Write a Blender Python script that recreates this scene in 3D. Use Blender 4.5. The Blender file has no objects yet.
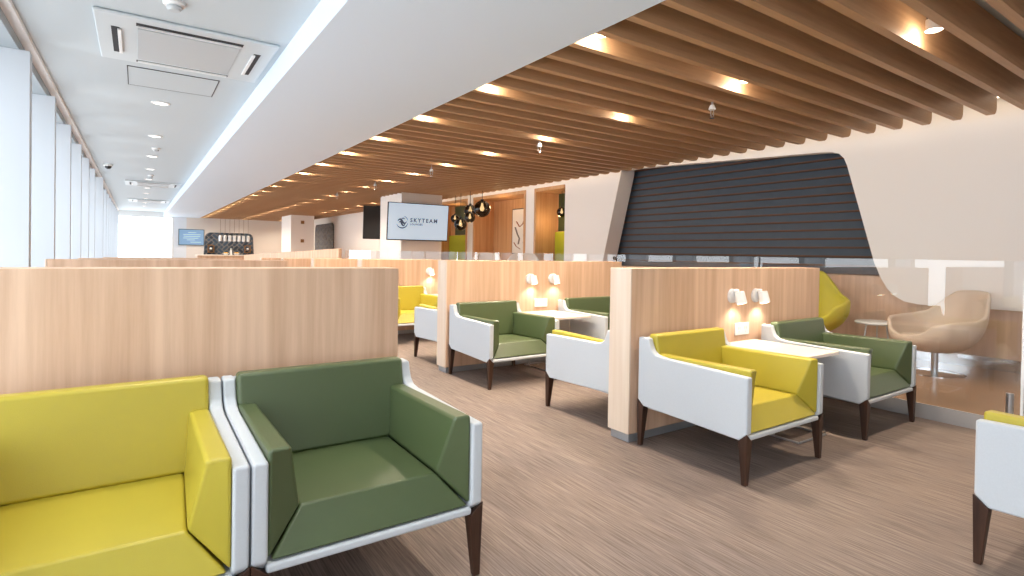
import bpy, bmesh, math, random
from mathutils import Vector, Matrix
random.seed(7)
S = bpy.context.scene
COL = S.collection
PI = math.pi

# ------------------------------------------------------------------ materials
def srgb(r, g, b):
    f = lambda c: (c/255/12.92) if c/255 <= .04045 else ((c/255+.055)/1.055)**2.4
    return (f(r), f(g), f(b), 1)

def mat(name, col, rough=.5, metal=0, spec=.5, emit=None, estr=0, bump=0, bscale=200, vary=0, vscale=4, sheen=0):
    m = bpy.data.materials.new(name); m.use_nodes = True
    nt = m.node_tree; b = nt.nodes['Principled BSDF']
    b.inputs['Base Color'].default_value = col
    b.inputs['Roughness'].default_value = rough
    b.inputs['Metallic'].default_value = metal
    b.inputs['Specular IOR Level'].default_value = spec
    if sheen:
        b.inputs['Sheen Weight'].default_value = sheen
    if emit:
        b.inputs['Emission Color'].default_value = emit
        b.inputs['Emission Strength'].default_value = estr
    tc = nt.nodes.new('ShaderNodeTexCoord')
    if vary:
        n = nt.nodes.new('ShaderNodeTexNoise'); n.inputs['Scale'].default_value = vscale; n.inputs['Detail'].default_value = 4
        nt.links.new(tc.outputs['Object'], n.inputs['Vector'])
        mx = nt.nodes.new('ShaderNodeMix'); mx.data_type = 'RGBA'
        mx.inputs[6].default_value = tuple(c*(1-vary) for c in col[:3])+(1,)
        mx.inputs[7].default_value = tuple(min(1, c*(1+vary)) for c in col[:3])+(1,)
        nt.links.new(n.outputs['Fac'], mx.inputs[0]); nt.links.new(mx.outputs[2], b.inputs['Base Color'])
    if bump:
        n = nt.nodes.new('ShaderNodeTexNoise'); n.inputs['Scale'].default_value = bscale; n.inputs['Detail'].default_value = 3
        nt.links.new(tc.outputs['Object'], n.inputs['Vector'])
        bp = nt.nodes.new('ShaderNodeBump'); bp.inputs['Strength'].default_value = bump; bp.inputs['Distance'].default_value = .002
        nt.links.new(n.outputs['Fac'], bp.inputs['Height']); nt.links.new(bp.outputs['Normal'], b.inputs['Normal'])
    return m

def wood(name, c1, c2, scale, rough=.45, spec=.35, big=(1.2, 1.2, .25)):
    m = bpy.data.materials.new(name); m.use_nodes = True
    nt = m.node_tree; b = nt.nodes['Principled BSDF']
    tc = nt.nodes.new('ShaderNodeTexCoord')
    mp = nt.nodes.new('ShaderNodeMapping'); mp.inputs['Scale'].default_value = scale
    nt.links.new(tc.outputs['Object'], mp.inputs['Vector'])
    n = nt.nodes.new('ShaderNodeTexNoise'); n.inputs['Scale'].default_value = 1; n.inputs['Detail'].default_value = 6; n.inputs['Roughness'].default_value = .65
    nt.links.new(mp.outputs[0], n.inputs['Vector'])
    mp2 = nt.nodes.new('ShaderNodeMapping'); mp2.inputs['Scale'].default_value = tuple(s*.45 for s in scale)
    nt.links.new(tc.outputs['Object'], mp2.inputs['Vector'])
    n2 = nt.nodes.new('ShaderNodeTexNoise'); n2.inputs['Scale'].default_value = 1; n2.inputs['Detail'].default_value = 2
    nt.links.new(mp2.outputs[0], n2.inputs['Vector'])
    ad = nt.nodes.new('ShaderNodeMath'); ad.operation = 'ADD'
    nt.links.new(n.outputs['Fac'], ad.inputs[0]); nt.links.new(n2.outputs['Fac'], ad.inputs[1])
    cr = nt.nodes.new('ShaderNodeValToRGB')
    cr.color_ramp.elements[0].position = .75; cr.color_ramp.elements[0].color = c2
    cr.color_ramp.elements[1].position = 1.25; cr.color_ramp.elements[1].color = c1
    hf = nt.nodes.new('ShaderNodeMath'); hf.operation = 'MULTIPLY'; hf.inputs[1].default_value = .5
    cr.color_ramp.elements[0].position = .36; cr.color_ramp.elements[1].position = .64
    nt.links.new(ad.outputs[0], hf.inputs[0]); nt.links.new(hf.outputs[0], cr.inputs['Fac'])
    nt.links.new(cr.outputs['Color'], b.inputs['Base Color'])
    b.inputs['Roughness'].default_value = rough; b.inputs['Specular IOR Level'].default_value = spec
    return m

def thin_glass(name, tint=(1, 1, 1, 1), ior=1.5, boost=1.0):
    m = bpy.data.materials.new(name); m.use_nodes = True
    nt = m.node_tree; nt.nodes.remove(nt.nodes['Principled BSDF'])
    out = nt.nodes['Material Output']
    t = nt.nodes.new('ShaderNodeBsdfTransparent'); t.inputs[0].default_value = tint
    g = nt.nodes.new('ShaderNodeBsdfGlossy'); g.inputs['Roughness'].default_value = 0.0; g.inputs['Color'].default_value = (1, 1, 1, 1)
    fr = nt.nodes.new('ShaderNodeFresnel'); fr.inputs['IOR'].default_value = ior
    ml = nt.nodes.new('ShaderNodeMath'); ml.operation = 'MULTIPLY'; ml.inputs[1].default_value = boost; ml.use_clamp = True
    ge = nt.nodes.new('ShaderNodeNewGeometry'); iv = nt.nodes.new('ShaderNodeMath'); iv.operation = 'SUBTRACT'; iv.inputs[0].default_value = 1
    nt.links.new(ge.outputs['Backfacing'], iv.inputs[1])
    m2 = nt.nodes.new('ShaderNodeMath'); m2.operation = 'MULTIPLY'
    nt.links.new(fr.outputs[0], m2.inputs[0]); nt.links.new(iv.outputs[0], m2.inputs[1])
    nt.links.new(m2.outputs[0], ml.inputs[0])
    mx = nt.nodes.new('ShaderNodeMixShader')
    nt.links.new(ml.outputs[0], mx.inputs[0]); nt.links.new(t.outputs[0], mx.inputs[1]); nt.links.new(g.outputs[0], mx.inputs[2])
    nt.links.new(mx.outputs[0], out.inputs['Surface'])
    return m

def herringbone(name, c1, c2, mortar, scale=5, rot=45):
    m = bpy.data.materials.new(name); m.use_nodes = True
    nt = m.node_tree; b = nt.nodes['Principled BSDF']
    tc = nt.nodes.new('ShaderNodeTexCoord'); mp = nt.nodes.new('ShaderNodeMapping')
    mp.inputs['Rotation'].default_value = (PI/2, 0, 0)
    nt.links.new(tc.outputs['Object'], mp.inputs['Vector'])
    def br(r):
        m2 = nt.nodes.new('ShaderNodeMapping'); m2.inputs['Rotation'].default_value = (0, 0, math.radians(r))
        nt.links.new(mp.outputs[0], m2.inputs['Vector'])
        k = nt.nodes.new('ShaderNodeTexBrick'); k.inputs['Color1'].default_value = c1; k.inputs['Color2'].default_value = c2
        k.inputs['Mortar'].default_value = mortar; k.inputs['Scale'].default_value = scale; k.inputs['Mortar Size'].default_value = .02
        nt.links.new(m2.outputs[0], k.inputs['Vector']); return k
    a, c = br(rot), br(rot+90)
    ch = nt.nodes.new('ShaderNodeTexChecker'); ch.inputs['Scale'].default_value = scale
    m3 = nt.nodes.new('ShaderNodeMapping'); m3.inputs['Rotation'].default_value = (0, 0, math.radians(rot))
    nt.links.new(mp.outputs[0], m3.inputs['Vector']); nt.links.new(m3.outputs[0], ch.inputs['Vector'])
    mx = nt.nodes.new('ShaderNodeMix'); mx.data_type = 'RGBA'
    nt.links.new(ch.outputs['Fac'], mx.inputs[0]); nt.links.new(a.outputs['Color'], mx.inputs[6]); nt.links.new(c.outputs['Color'], mx.inputs[7])
    nt.links.new(mx.outputs[2], b.inputs['Base Color']); b.inputs['Roughness'].default_value = .4
    return m

def carpet(name):
    m = bpy.data.materials.new(name); m.use_nodes = True
    nt = m.node_tree; b = nt.nodes['Principled BSDF']; tc = nt.nodes.new('ShaderNodeTexCoord')
    def noise(sc, det=4, ro=.6):
        mp = nt.nodes.new('ShaderNodeMapping'); mp.inputs['Scale'].default_value = sc
        nt.links.new(tc.outputs['Object'], mp.inputs['Vector'])
        n = nt.nodes.new('ShaderNodeTexNoise'); n.inputs['Scale'].default_value = 1; n.inputs['Detail'].default_value = det; n.inputs['Roughness'].default_value = ro
        nt.links.new(mp.outputs[0], n.inputs['Vector']); return n
    n1 = noise((120, 3.2, 1), 4, .65); n2 = noise((3.5, 1.2, 1), 2)
    cr = nt.nodes.new('ShaderNodeValToRGB')
    e = cr.color_ramp.elements
    e[0].position = .34; e[0].color = srgb(*FLOOR_DARK); e[1].position = .64; e[1].color = srgb(*FLOOR_LIGHT)
    nt.links.new(n1.outputs['Fac'], cr.inputs['Fac'])
    hs = nt.nodes.new('ShaderNodeMix'); hs.data_type = 'RGBA'; hs.blend_type = 'MULTIPLY'; hs.inputs[0].default_value = 1
    c2 = nt.nodes.new('ShaderNodeValToRGB'); c2.color_ramp.elements[0].color = (.86, .86, .88, 1); c2.color_ramp.elements[1].color = (1.0, .99, .97, 1)
    c2.color_ramp.elements[0].position = .35; c2.color_ramp.elements[1].position = .65
    nt.links.new(n2.outputs['Fac'], c2.inputs['Fac'])
    nt.links.new(cr.outputs['Color'], hs.inputs[6]); nt.links.new(c2.outputs['Color'], hs.inputs[7])
    nt.links.new(hs.outputs[2], b.inputs['Base Color'])
    b.inputs['Roughness'].default_value = .62; b.inputs['Specular IOR Level'].default_value = .25
    bp = nt.nodes.new('ShaderNodeBump'); bp.inputs['Strength'].default_value = .25; bp.inputs['Distance'].default_value = .003
    nt.links.new(n1.outputs['Fac'], bp.inputs['Height']); nt.links.new(bp.outputs['Normal'], b.inputs['Normal'])
    return m

FLOOR_DARK = (108, 93, 86); FLOOR_LIGHT = (152, 137, 128)
M = {}
M['floor'] = carpet('woven_floor')
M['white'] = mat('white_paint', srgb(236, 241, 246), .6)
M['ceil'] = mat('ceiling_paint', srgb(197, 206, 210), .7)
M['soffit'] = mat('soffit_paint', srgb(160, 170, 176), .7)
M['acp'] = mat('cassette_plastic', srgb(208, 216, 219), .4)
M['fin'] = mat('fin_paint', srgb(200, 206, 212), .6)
M['bulk'] = mat('bulkhead_paint', srgb(226, 241, 255), .6)
M['cream'] = mat('cream_paint', srgb(240, 232, 224), .7)
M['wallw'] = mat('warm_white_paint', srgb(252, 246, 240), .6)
M['trimb'] = mat('beige_trim', srgb(250, 246, 242), .6)
M['oak'] = wood('light_oak', srgb(232, 198, 170), srgb(206, 168, 138), (26, 26, 1.1))
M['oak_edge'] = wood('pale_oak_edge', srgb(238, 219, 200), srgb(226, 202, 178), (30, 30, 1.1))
M['wain'] = wood('wainscot_oak', srgb(232, 202, 178), srgb(212, 180, 154), (26, 26, 1.1))
M['niche'] = wood('warm_oak', srgb(216, 172, 128), srgb(196, 148, 102), (26, 26, 1.1))
M['slat'] = wood('slat_wood', srgb(192, 155, 118), srgb(168, 132, 98), (1.6, 30, 30), .5)
M['green'] = mat('green_leather', srgb(79, 93, 59), .36, spec=.7, bump=.25, bscale=420, vary=.06, vscale=7)
M['yellow'] = mat('yellow_leather', srgb(186, 170, 60), .36, spec=.45, bump=.25, bscale=420, vary=.05, vscale=7)
M['shell'] = mat('pale_grey_fabric', srgb(202, 207, 212), .85, spec=.2, bump=.35, bscale=600, vary=.05, vscale=180)
M['walnut'] = wood('walnut', srgb(76, 50, 37), srgb(50, 33, 25), (60, 60, 4), .4)
M['steel'] = mat('brushed_steel', (.62, .63, .65, 1), .28, 1)
M['skirt'] = mat('satin_aluminium', srgb(190, 198, 206), .3, .75)
M['chrome'] = mat('polished_metal', (.75, .76, .78, 1), .12, 1)
M['lampw'] = mat('white_lamp_enamel', srgb(240, 240, 240), .35)
M['tabletop'] = mat('pale_table_laminate', srgb(240, 228, 216), .35)
M['plate'] = mat('white_plastic', srgb(240, 240, 238), .4)
M['dark'] = mat('dark_slot', srgb(40, 42, 46), .6)
M['greyp'] = mat('grey_mesh', srgb(192, 197, 199), .6)
M['black'] = mat('black_plastic', srgb(18, 19, 22), .3)
M['slate'] = mat('slate_board', srgb(72, 84, 96), .55, vary=.12, vscale=9)
M['brown'] = mat('brown_backing', srgb(112, 76, 54), .7)
M['tile'] = mat('platform_tile', srgb(164, 136, 112), .16, spec=.6, vary=.08, vscale=3)
M['curb'] = mat('curb_metal', srgb(176, 176, 178), .35, .5, bump=.2)
M['glass'] = thin_glass('clear_glass', (.985, .99, .992, 1), 1.5, 2.0)
M['winglass'] = thin_glass('window_glass', (.98, .99, 1, 1), 1.45)
M['beige'] = mat('beige_leather', srgb(218, 200, 182), .45, bump=.15)
M['egg_yellow'] = mat('yellow_fabric', srgb(196, 186, 50), .7, bump=.3, bscale=300)
M['lime'] = mat('lime_velvet', srgb(170, 176, 40), .8)
M['dgreen'] = mat('dark_green_panel', srgb(56, 66, 34), .5)
M['herring'] = herringbone('herringbone_tile', srgb(66, 88, 110), srgb(34, 46, 60), srgb(140, 134, 124), 1.5)
M['screen'] = mat('lit_screen', srgb(120, 130, 140), .7, emit=srgb(200, 216, 232), estr=1.25)
M['screenb'] = mat('blue_screen', srgb(80, 100, 120), .3, emit=srgb(140, 176, 206), estr=1.2)
M['screenl'] = mat('screen_lines', srgb(120, 140, 160), .3, emit=srgb(190, 212, 230), estr=1.4)
M['ink'] = mat('logo_ink', srgb(62, 82, 110), .5, emit=srgb(62, 82, 110), estr=.3)
M['inkl'] = mat('logo_pale_ink', srgb(120, 140, 165), .5, emit=srgb(120, 140, 165), estr=.35)
M['lens'] = mat('lit_lens', (1, .9, .75, 1), .4, emit=(1, .82, .58, 1), estr=14)
M['lensc'] = mat('lit_cool_lens', (1, 1, 1, 1), .4, emit=(1, .97, .92, 1), estr=5)
M['bulb'] = mat('lit_filament', (1, .8, .5, 1), .4, emit=(1, .70, .34, 1), estr=9)
M['clear'] = thin_glass('clear_bulb', (.93, .93, .93, 1), 1.5)
M['smoke'] = thin_glass('smoked_glass', (.20, .185, .175, 1), 1.5)
M['paper'] = mat('canvas', srgb(232, 228, 222), .8)
M['bronze'] = mat('bronze', srgb(150, 112, 72), .4, .6)
M['silver'] = mat('silver_shade', srgb(225, 226, 228), .25, .4)
M['fruit'] = mat('yellow_fruit', srgb(232, 180, 40), .5)
M['white_china'] = mat('white_china', srgb(238, 238, 236), .3)
M['p1'] = mat('paint_rust', srgb(150, 96, 70), .8); M['p2'] = mat('paint_blue', srgb(92, 136, 170), .8); M['p3'] = mat('paint_grey', srgb(120, 112, 104), .8)

# ------------------------------------------------------------------ mesh helpers
class MB:
    def __init__(s): s.bm = bmesh.new()
    def box(s, x0, x1, y0, y1, z0, z1):
        v = [s.bm.verts.new((x, y, z)) for z in (z0, z1) for y in (y0, y1) for x in (x0, x1)]
        for f in ((0, 2, 3, 1), (4, 5, 7, 6), (0, 1, 5, 4), (2, 6, 7, 3), (0, 4, 6, 2), (1, 3, 7, 5)):
            s.bm.faces.new([v[i] for i in f])
        return s
    def hexa(s, pts):          # 8 points: bottom loop 0-3, top loop 4-7
        v = [s.bm.verts.new(p) for p in pts]
        for f in ((3, 2, 1, 0), (4, 5, 6, 7), (0, 1, 5, 4), (1, 2, 6, 5), (2, 3, 7, 6), (3, 0, 4, 7)):
            s.bm.faces.new([v[i] for i in f])
        return s
    def prism(s, poly, a0, a1, axis='x'):
        def P(u, w, a): return {'x': (a, u, w), 'y': (u, a, w), 'z': (u, w, a)}[axis]
        A = [s.bm.verts.new(P(u, w, a0)) for u, w in poly]; B = [s.bm.verts.new(P(u, w, a1)) for u, w in poly]
        n = len(poly)
        s.bm.faces.new(A); s.bm.faces.new(B[::-1])
        for i in range(n): s.bm.faces.new([A[i], B[i], B[(i+1) % n], A[(i+1) % n]])
        return s
    def cyl(s, p0, p1, r0, r1=None, seg=20):
        r1 = r0 if r1 is None else r1
        p0, p1 = Vector(p0), Vector(p1); d = (p1-p0).normalized()
        a = d.orthogonal().normalized(); b = d.cross(a)
        R = []
        for p, r in ((p0, r0), (p1, r1)):
            R.append([s.bm.verts.new(p+(a*math.cos(t)+b*math.sin(t))*r) for t in [2*PI*i/seg for i in range(seg)]])
        for i in range(seg): s.bm.faces.new([R[0][i], R[0][(i+1) % seg], R[1][(i+1) % seg], R[1][i]])
        s.bm.faces.new(R[0][::-1]); s.bm.faces.new(R[1])
        return s
    def lathe(s, prof, c=(0, 0, 0), seg=28):
        c = Vector(c); rings = []
        for r, z in prof:
            if r < 1e-6: rings.append([s.bm.verts.new(c+Vector((0, 0, z)))])
            else: rings.append([s.bm.verts.new(c+Vector((r*math.cos(2*PI*i/seg), r*math.sin(2*PI*i/seg), z))) for i in range(seg)])
        for A, B in zip(rings, rings[1:]):
            for i in range(seg):
                j = (i+1) % seg
                q = [A[i % len(A)], A[j % len(A)], B[j % len(B)], B[i % len(B)]]
                q2 = []
                for v in q:
                    if v not in q2: q2.append(v)
                if len(q2) > 2: s.bm.faces.new(q2)
        return s
    def sphere(s, c, r, seg=24):
        n = seg//2
        return s.lathe([(max(0, r*math.sin(PI*i/n)) if 0 < i < n else 0, -r*math.cos(PI*i/n)) for i in range(n+1)], c, seg)
    def tube(s, pts, r, seg=10):
        for a, b in zip(pts, pts[1:]): s.cyl(a, b, r, seg=seg)
        for p in pts[1:-1]: s.sphere(p, r, 8)
        return s
    def build(s, name, m, parent=None, bevel=0, seg=3, smooth=True, ang=40, loc=None):
        bmesh.ops.recalc_face_normals(s.bm, faces=s.bm.faces[:])
        if smooth:
            for f in s.bm.faces: f.smooth = True
            for e in s.bm.edges:
                if len(e.link_faces) == 2 and e.calc_face_angle(0) > math.radians(ang) and not bevel: e.smooth = False
        me = bpy.data.meshes.new(name); s.bm.to_mesh(me); s.bm.free()
        me.materials.append(M[m] if isinstance(m, str) else m)
        o = bpy.data.objects.new(name, me); COL.objects.link(o)
        if parent: o.parent = parent
        if loc: o.location = loc
        if bevel:
            b = o.modifiers.new('bevel', 'BEVEL'); b.width = bevel; b.segments = seg; b.limit_method = 'ANGLE'; b.angle_limit = math.radians(20)
            b.harden_normals = True
        return o

def tag(o, label, cat, group=None, kind=None):
    o['label'] = label; o['category'] = cat
    if group: o['group'] = group
    if kind: o['kind'] = kind
    return o
def thing(name, label, cat, loc=(0, 0, 0), rz=0, group=None):
    o = bpy.data.objects.new(name, None); COL.objects.link(o); o.empty_display_size = .1
    o.location = loc; o.rotation_euler = (0, 0, rz)
    return tag(o, label, cat, group)
def struct(o):
    o['kind'] = 'structure'; return o
def dup(o, parent=None):
    c = o.copy(); COL.objects.link(c)
    if parent: c.parent = parent
    for ch in list(o.children): dup(ch, c)
    return c
def place(root, loc, rz, label):
    r = dup(root); r.location = loc; r.rotation_euler = (0, 0, rz); r['label'] = label
    return r
def arc(cx, cy, r, a0, a1, n=6):
    return [(cx+r*math.cos(math.radians(a0+(a1-a0)*i/n)), cy+r*math.sin(math.radians(a0+(a1-a0)*i/n))) for i in range(n+1)]
def text_mesh(body, size, name, m, parent, x, y, z, spacing=1.0, bold=0.0, align='LEFT'):
    cu = bpy.data.curves.new(name, 'FONT'); cu.body = body; cu.size = size; cu.space_character = spacing; cu.offset = bold
    cu.align_x = align; cu.resolution_u = 4
    t = bpy.data.objects.new('tmp', cu); COL.objects.link(t)
    bpy.context.view_layer.update()
    me = bpy.data.meshes.new_from_object(t.evaluated_get(bpy.context.evaluated_depsgraph_get()))
    bpy.data.objects.remove(t)
    me.transform(Matrix.Rotation(PI/2, 4, 'X')); me.transform(Matrix.Translation((x, y, z)))
    me.materials.clear(); me.materials.append(M[m])
    o = bpy.data.objects.new(name, me); COL.objects.link(o); o.parent = parent
    return o

# ------------------------------------------------------------------ room shell
XW = -1.45                    # window plane
YB, YE = -5.0, 32.0           # back and end of the room
ZC, ZB, ZU = 3.02, 2.80, 3.07 # left ceiling, bulkhead underside, ceiling above the slats
XR = 7.55                     # face of the right wall
struct(MB().box(XW-.2, 5.34, YB-.1, YE+.3, -.12, 0).build('floor', 'floor', smooth=False))
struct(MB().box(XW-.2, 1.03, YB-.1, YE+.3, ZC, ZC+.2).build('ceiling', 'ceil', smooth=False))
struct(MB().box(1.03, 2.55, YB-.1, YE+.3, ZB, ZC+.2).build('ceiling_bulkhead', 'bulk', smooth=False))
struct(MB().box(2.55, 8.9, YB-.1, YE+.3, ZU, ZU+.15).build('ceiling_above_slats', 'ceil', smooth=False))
# raised platform along the right wall
struct(MB().box(5.352, 9.0, YB-.1, YE+.3, -.12, .117).build('floor_platform', 'tile', smooth=False))
struct(MB().box(5.34, 5.352, YB-.1, YE, 0, .119).build('trim_1', 'curb', smooth=False))
struct(MB().box(2.0, 9.0, YE, YE+.2, .0, ZU).build('wall_end', 'cream', smooth=False))
struct(MB().box(1.45, 2.0, YE, YE+.2, 0, ZC).build('wall_end_pier', 'white', smooth=False))
struct(MB().box(XW-.2, 9.0, YB-.2, YB, 2.75, ZU).box(XW+.03+1.76*1, 9.0, YB-.2, YB, 0, 2.75).box(XW-.2, XW+.03+1.76*1, YB-.2, YB, -.1, .15).build('wall_back', 'wallw', smooth=False))
for k in range(1):  # unseen window, added behind the camera as front fill for the near booth
    w = bpy.data.objects.new('window_%d' % (40+k), None); COL.objects.link(w); w.location = (XW+.03+1.76*k+.88, YB-.1, 0); w['kind'] = 'structure'
    MB().box(-.88, .88, -.04, .04, .15, .22).box(-.88, .88, -.04, .04, 2.68, 2.75).box(-.88, -.82, -.04, .04, .22, 2.68).box(.82, .88, -.04, .04, .22, 2.68).build('window_frame', 'plate', w, smooth=False)
    MB().box(-.82, .82, -.005, .005, .22, 2.68).build('window_pane', 'winglass', w, smooth=False)

# right wall: thin white shell with a big slanted rounded opening
op = [(2.1, .785), (2.45, .775)] + [(2.62, .78), (2.76, .80), (2.87, .86), (2.95, .95), (3.02, 1.07), (3.10, 1.27)]
op += [(3.44, 2.50), (3.48, 2.60), (3.54, 2.665), (3.63, 2.70), (3.75, 2.715)]
wr = [(YB, ZU), (YB, .785)] + op + [(7.05, 2.895), (7.46, 2.895), (7.46, ZU)]
bm = MB().prism(wr, XR, XR+.14, 'x')
lf = [(7.46, ZU), (7.46, 2.85), (7.88, 1.29), (7.98, .9), (8.08, .70), (8.25, .60), (9.10, .60), (9.10, ZU)]
bm.prism(lf, XR, XR+.36, 'x')
struct(bm.build('wall_right', 'wallw', ang=50))
struct(MB().box(7.70, 7.98, YB, 9.10, .25, 1.085).build('wall_right_wainscot', 'wain', smooth=False))
struct(MB().box(7.685, 7.98, YB, 9.10, .117, .25).build('baseboard_right', 'chrome', smooth=False))
struct(MB().box(8.15, 8.25, YB, 9.10, .117, ZU).build('wall_right_backing', 'dark', smooth=False))
# dark boarded panel behind the opening
t = thing('slatted_wall_panel', 'dark slate horizontal slatted panel set in the slanted rounded opening of the right wall', 'wall panel', (8.04, 5.3, 1.09))
MB().box(0.02, .08, -2.9, 3.0, 0, 1.96).build('backing', 'brown', t, smooth=False)
b = MB()
for k in range(16):
    z0 = .004+k*.1235
    b.hexa([(-.055, -2.9, z0), (.02, -2.9, z0), (.02, 3.0, z0), (-.055, 3.0, z0), (-.03, -2.9, z0+.096), (.02, -2.9, z0+.096), (.02, 3.0, z0+.096), (-.03, 3.0, z0+.096)])
b.build('slat_boards', 'slate', t, smooth=False)
b = MB()
for k in range(16): b.box(-.050, .02, -2.9, 3.0, .004+k*.1235-.017, .0035+k*.1235)
b.build('battens', 'brown', t, smooth=False)

# niche wall beyond
posts = [(10.25, 10.60), (13.06, 13.39), (15.6, YE)]
b = MB()
for y0, y1 in posts: b.box(XR+.05, XR+.66 if y1 < 20 else XR+.2, y0, y1, .117, 2.7995 if y1 < 20 else ZU)
b.box(XR+.05, XR+.66, 9.11, 15.6, 2.80, ZU)
b.build('wall_right_niches', 'wallw', smooth=False)['kind'] = 'structure'
struct(MB().box(8.22, 8.4, 9.11, 15.9, .117, ZU).build('wall_niche_back', 'niche', smooth=False))
ni = [(9.11, 10.25), (10.60, 13.06), (13.39, 15.6)]
for i, (y0, y1) in enumerate(ni):
    b = MB()
    b.box(XR+.03, 8.215, y1-.07, y1-.002, .117, 2.798); b.box(XR+.03, 8.215, y0+.07, y1-.07, 2.72, 2.798)
    if i: b.box(XR+.03, 8.215, y0+.002, y0+.07, .117, 2.798)
    b.build('trim_%d' % (i+2), 'niche', smooth=False)['kind'] = 'structure'

# window side: deep white fins, header, beige ceiling trim, a window in every bay
struct(MB().box(-.82, -.75, YB, YE, 2.985, ZC).build('trim_5', 'trimb', smooth=False))
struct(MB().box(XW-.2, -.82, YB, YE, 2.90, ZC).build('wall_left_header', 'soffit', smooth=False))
fy = [6.02+1.655*k for k in range(-6, 16)]
for k, y in enumerate(fy):
    struct(MB().box(XW-.02, -.75 if abs(y-15.95) > .1 else -.68, y, y+.12, 0, 2.898).build('wall_left_fin', 'fin', smooth=False))
ed = [YB-.12]+fy+[YE]
for k in range(len(ed)-1):
    y0, y1 = ed[k]+.12, ed[k+1]
    if y1-y0 < .3: continue
    w = bpy.data.objects.new('window_%d' % (k+1), None); COL.objects.link(w); w.location = (XW, (y0+y1)/2, 0); w['kind'] = 'structure'
    h = (y1-y0)/2
    b = MB()
    b.box(-.06, 0, -h, h, 0, .09).box(-.06, 0, -h, h, 2.84, 2.9).box(-.06, 0, -h, -h+.05, .09, 2.84).box(-.06, 0, h-.05, h, .09, 2.84)
    b.build('window_frame', 'plate', w, smooth=False)
    MB().box(-.036, -.026, -h+.05, h-.05, .09, 2.84).build('window_pane', 'winglass', w, smooth=False)
we = bpy.data.objects.new('window_30', None); COL.objects.link(we); we.location = (.35, YE, 0); we['kind'] = 'structure'
MB().box(-2.0, 1.1, 0, .08, 0, .1).box(-2.0, 1.1, 0, .08, 2.75, ZC).box(-2.0, -1.17, 0, .08, .1, 2.75).box(1.03, 1.1, 0, .08, .1, 2.75).box(-.09, -.05, 0, .08, .1, 2.75).build('window_frame', 'plate', we, smooth=False)
MB().box(-1.17, 1.03, .03, .04, .1, 2.75).build('window_pane', 'winglass', we, smooth=False)

# ------------------------------------------------------------------ wooden ceiling slats
PITCH = .28
sl = None; k = 0
prof = [(2.56, 2.80)] + arc(7.30-.09, 2.80+.09, .09, -90, 0, 6) + [(7.30, 3.04), (2.56, 3.04)]
y = 1.92-PITCH*7
while y < YE-.2:
    if sl is None:
        sl = MB().prism(prof, -.03, .03, 'y').build('ceiling_slat', 'slat', ang=30)
        tag(sl, 'long round-ended wooden slat hanging in the row across the ceiling', 'ceiling slat', 'wooden ceiling slats'); o = sl
    else:
        o = sl.copy(); COL.objects.link(o)
    o.location = (0, y, 0); y += PITCH

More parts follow.
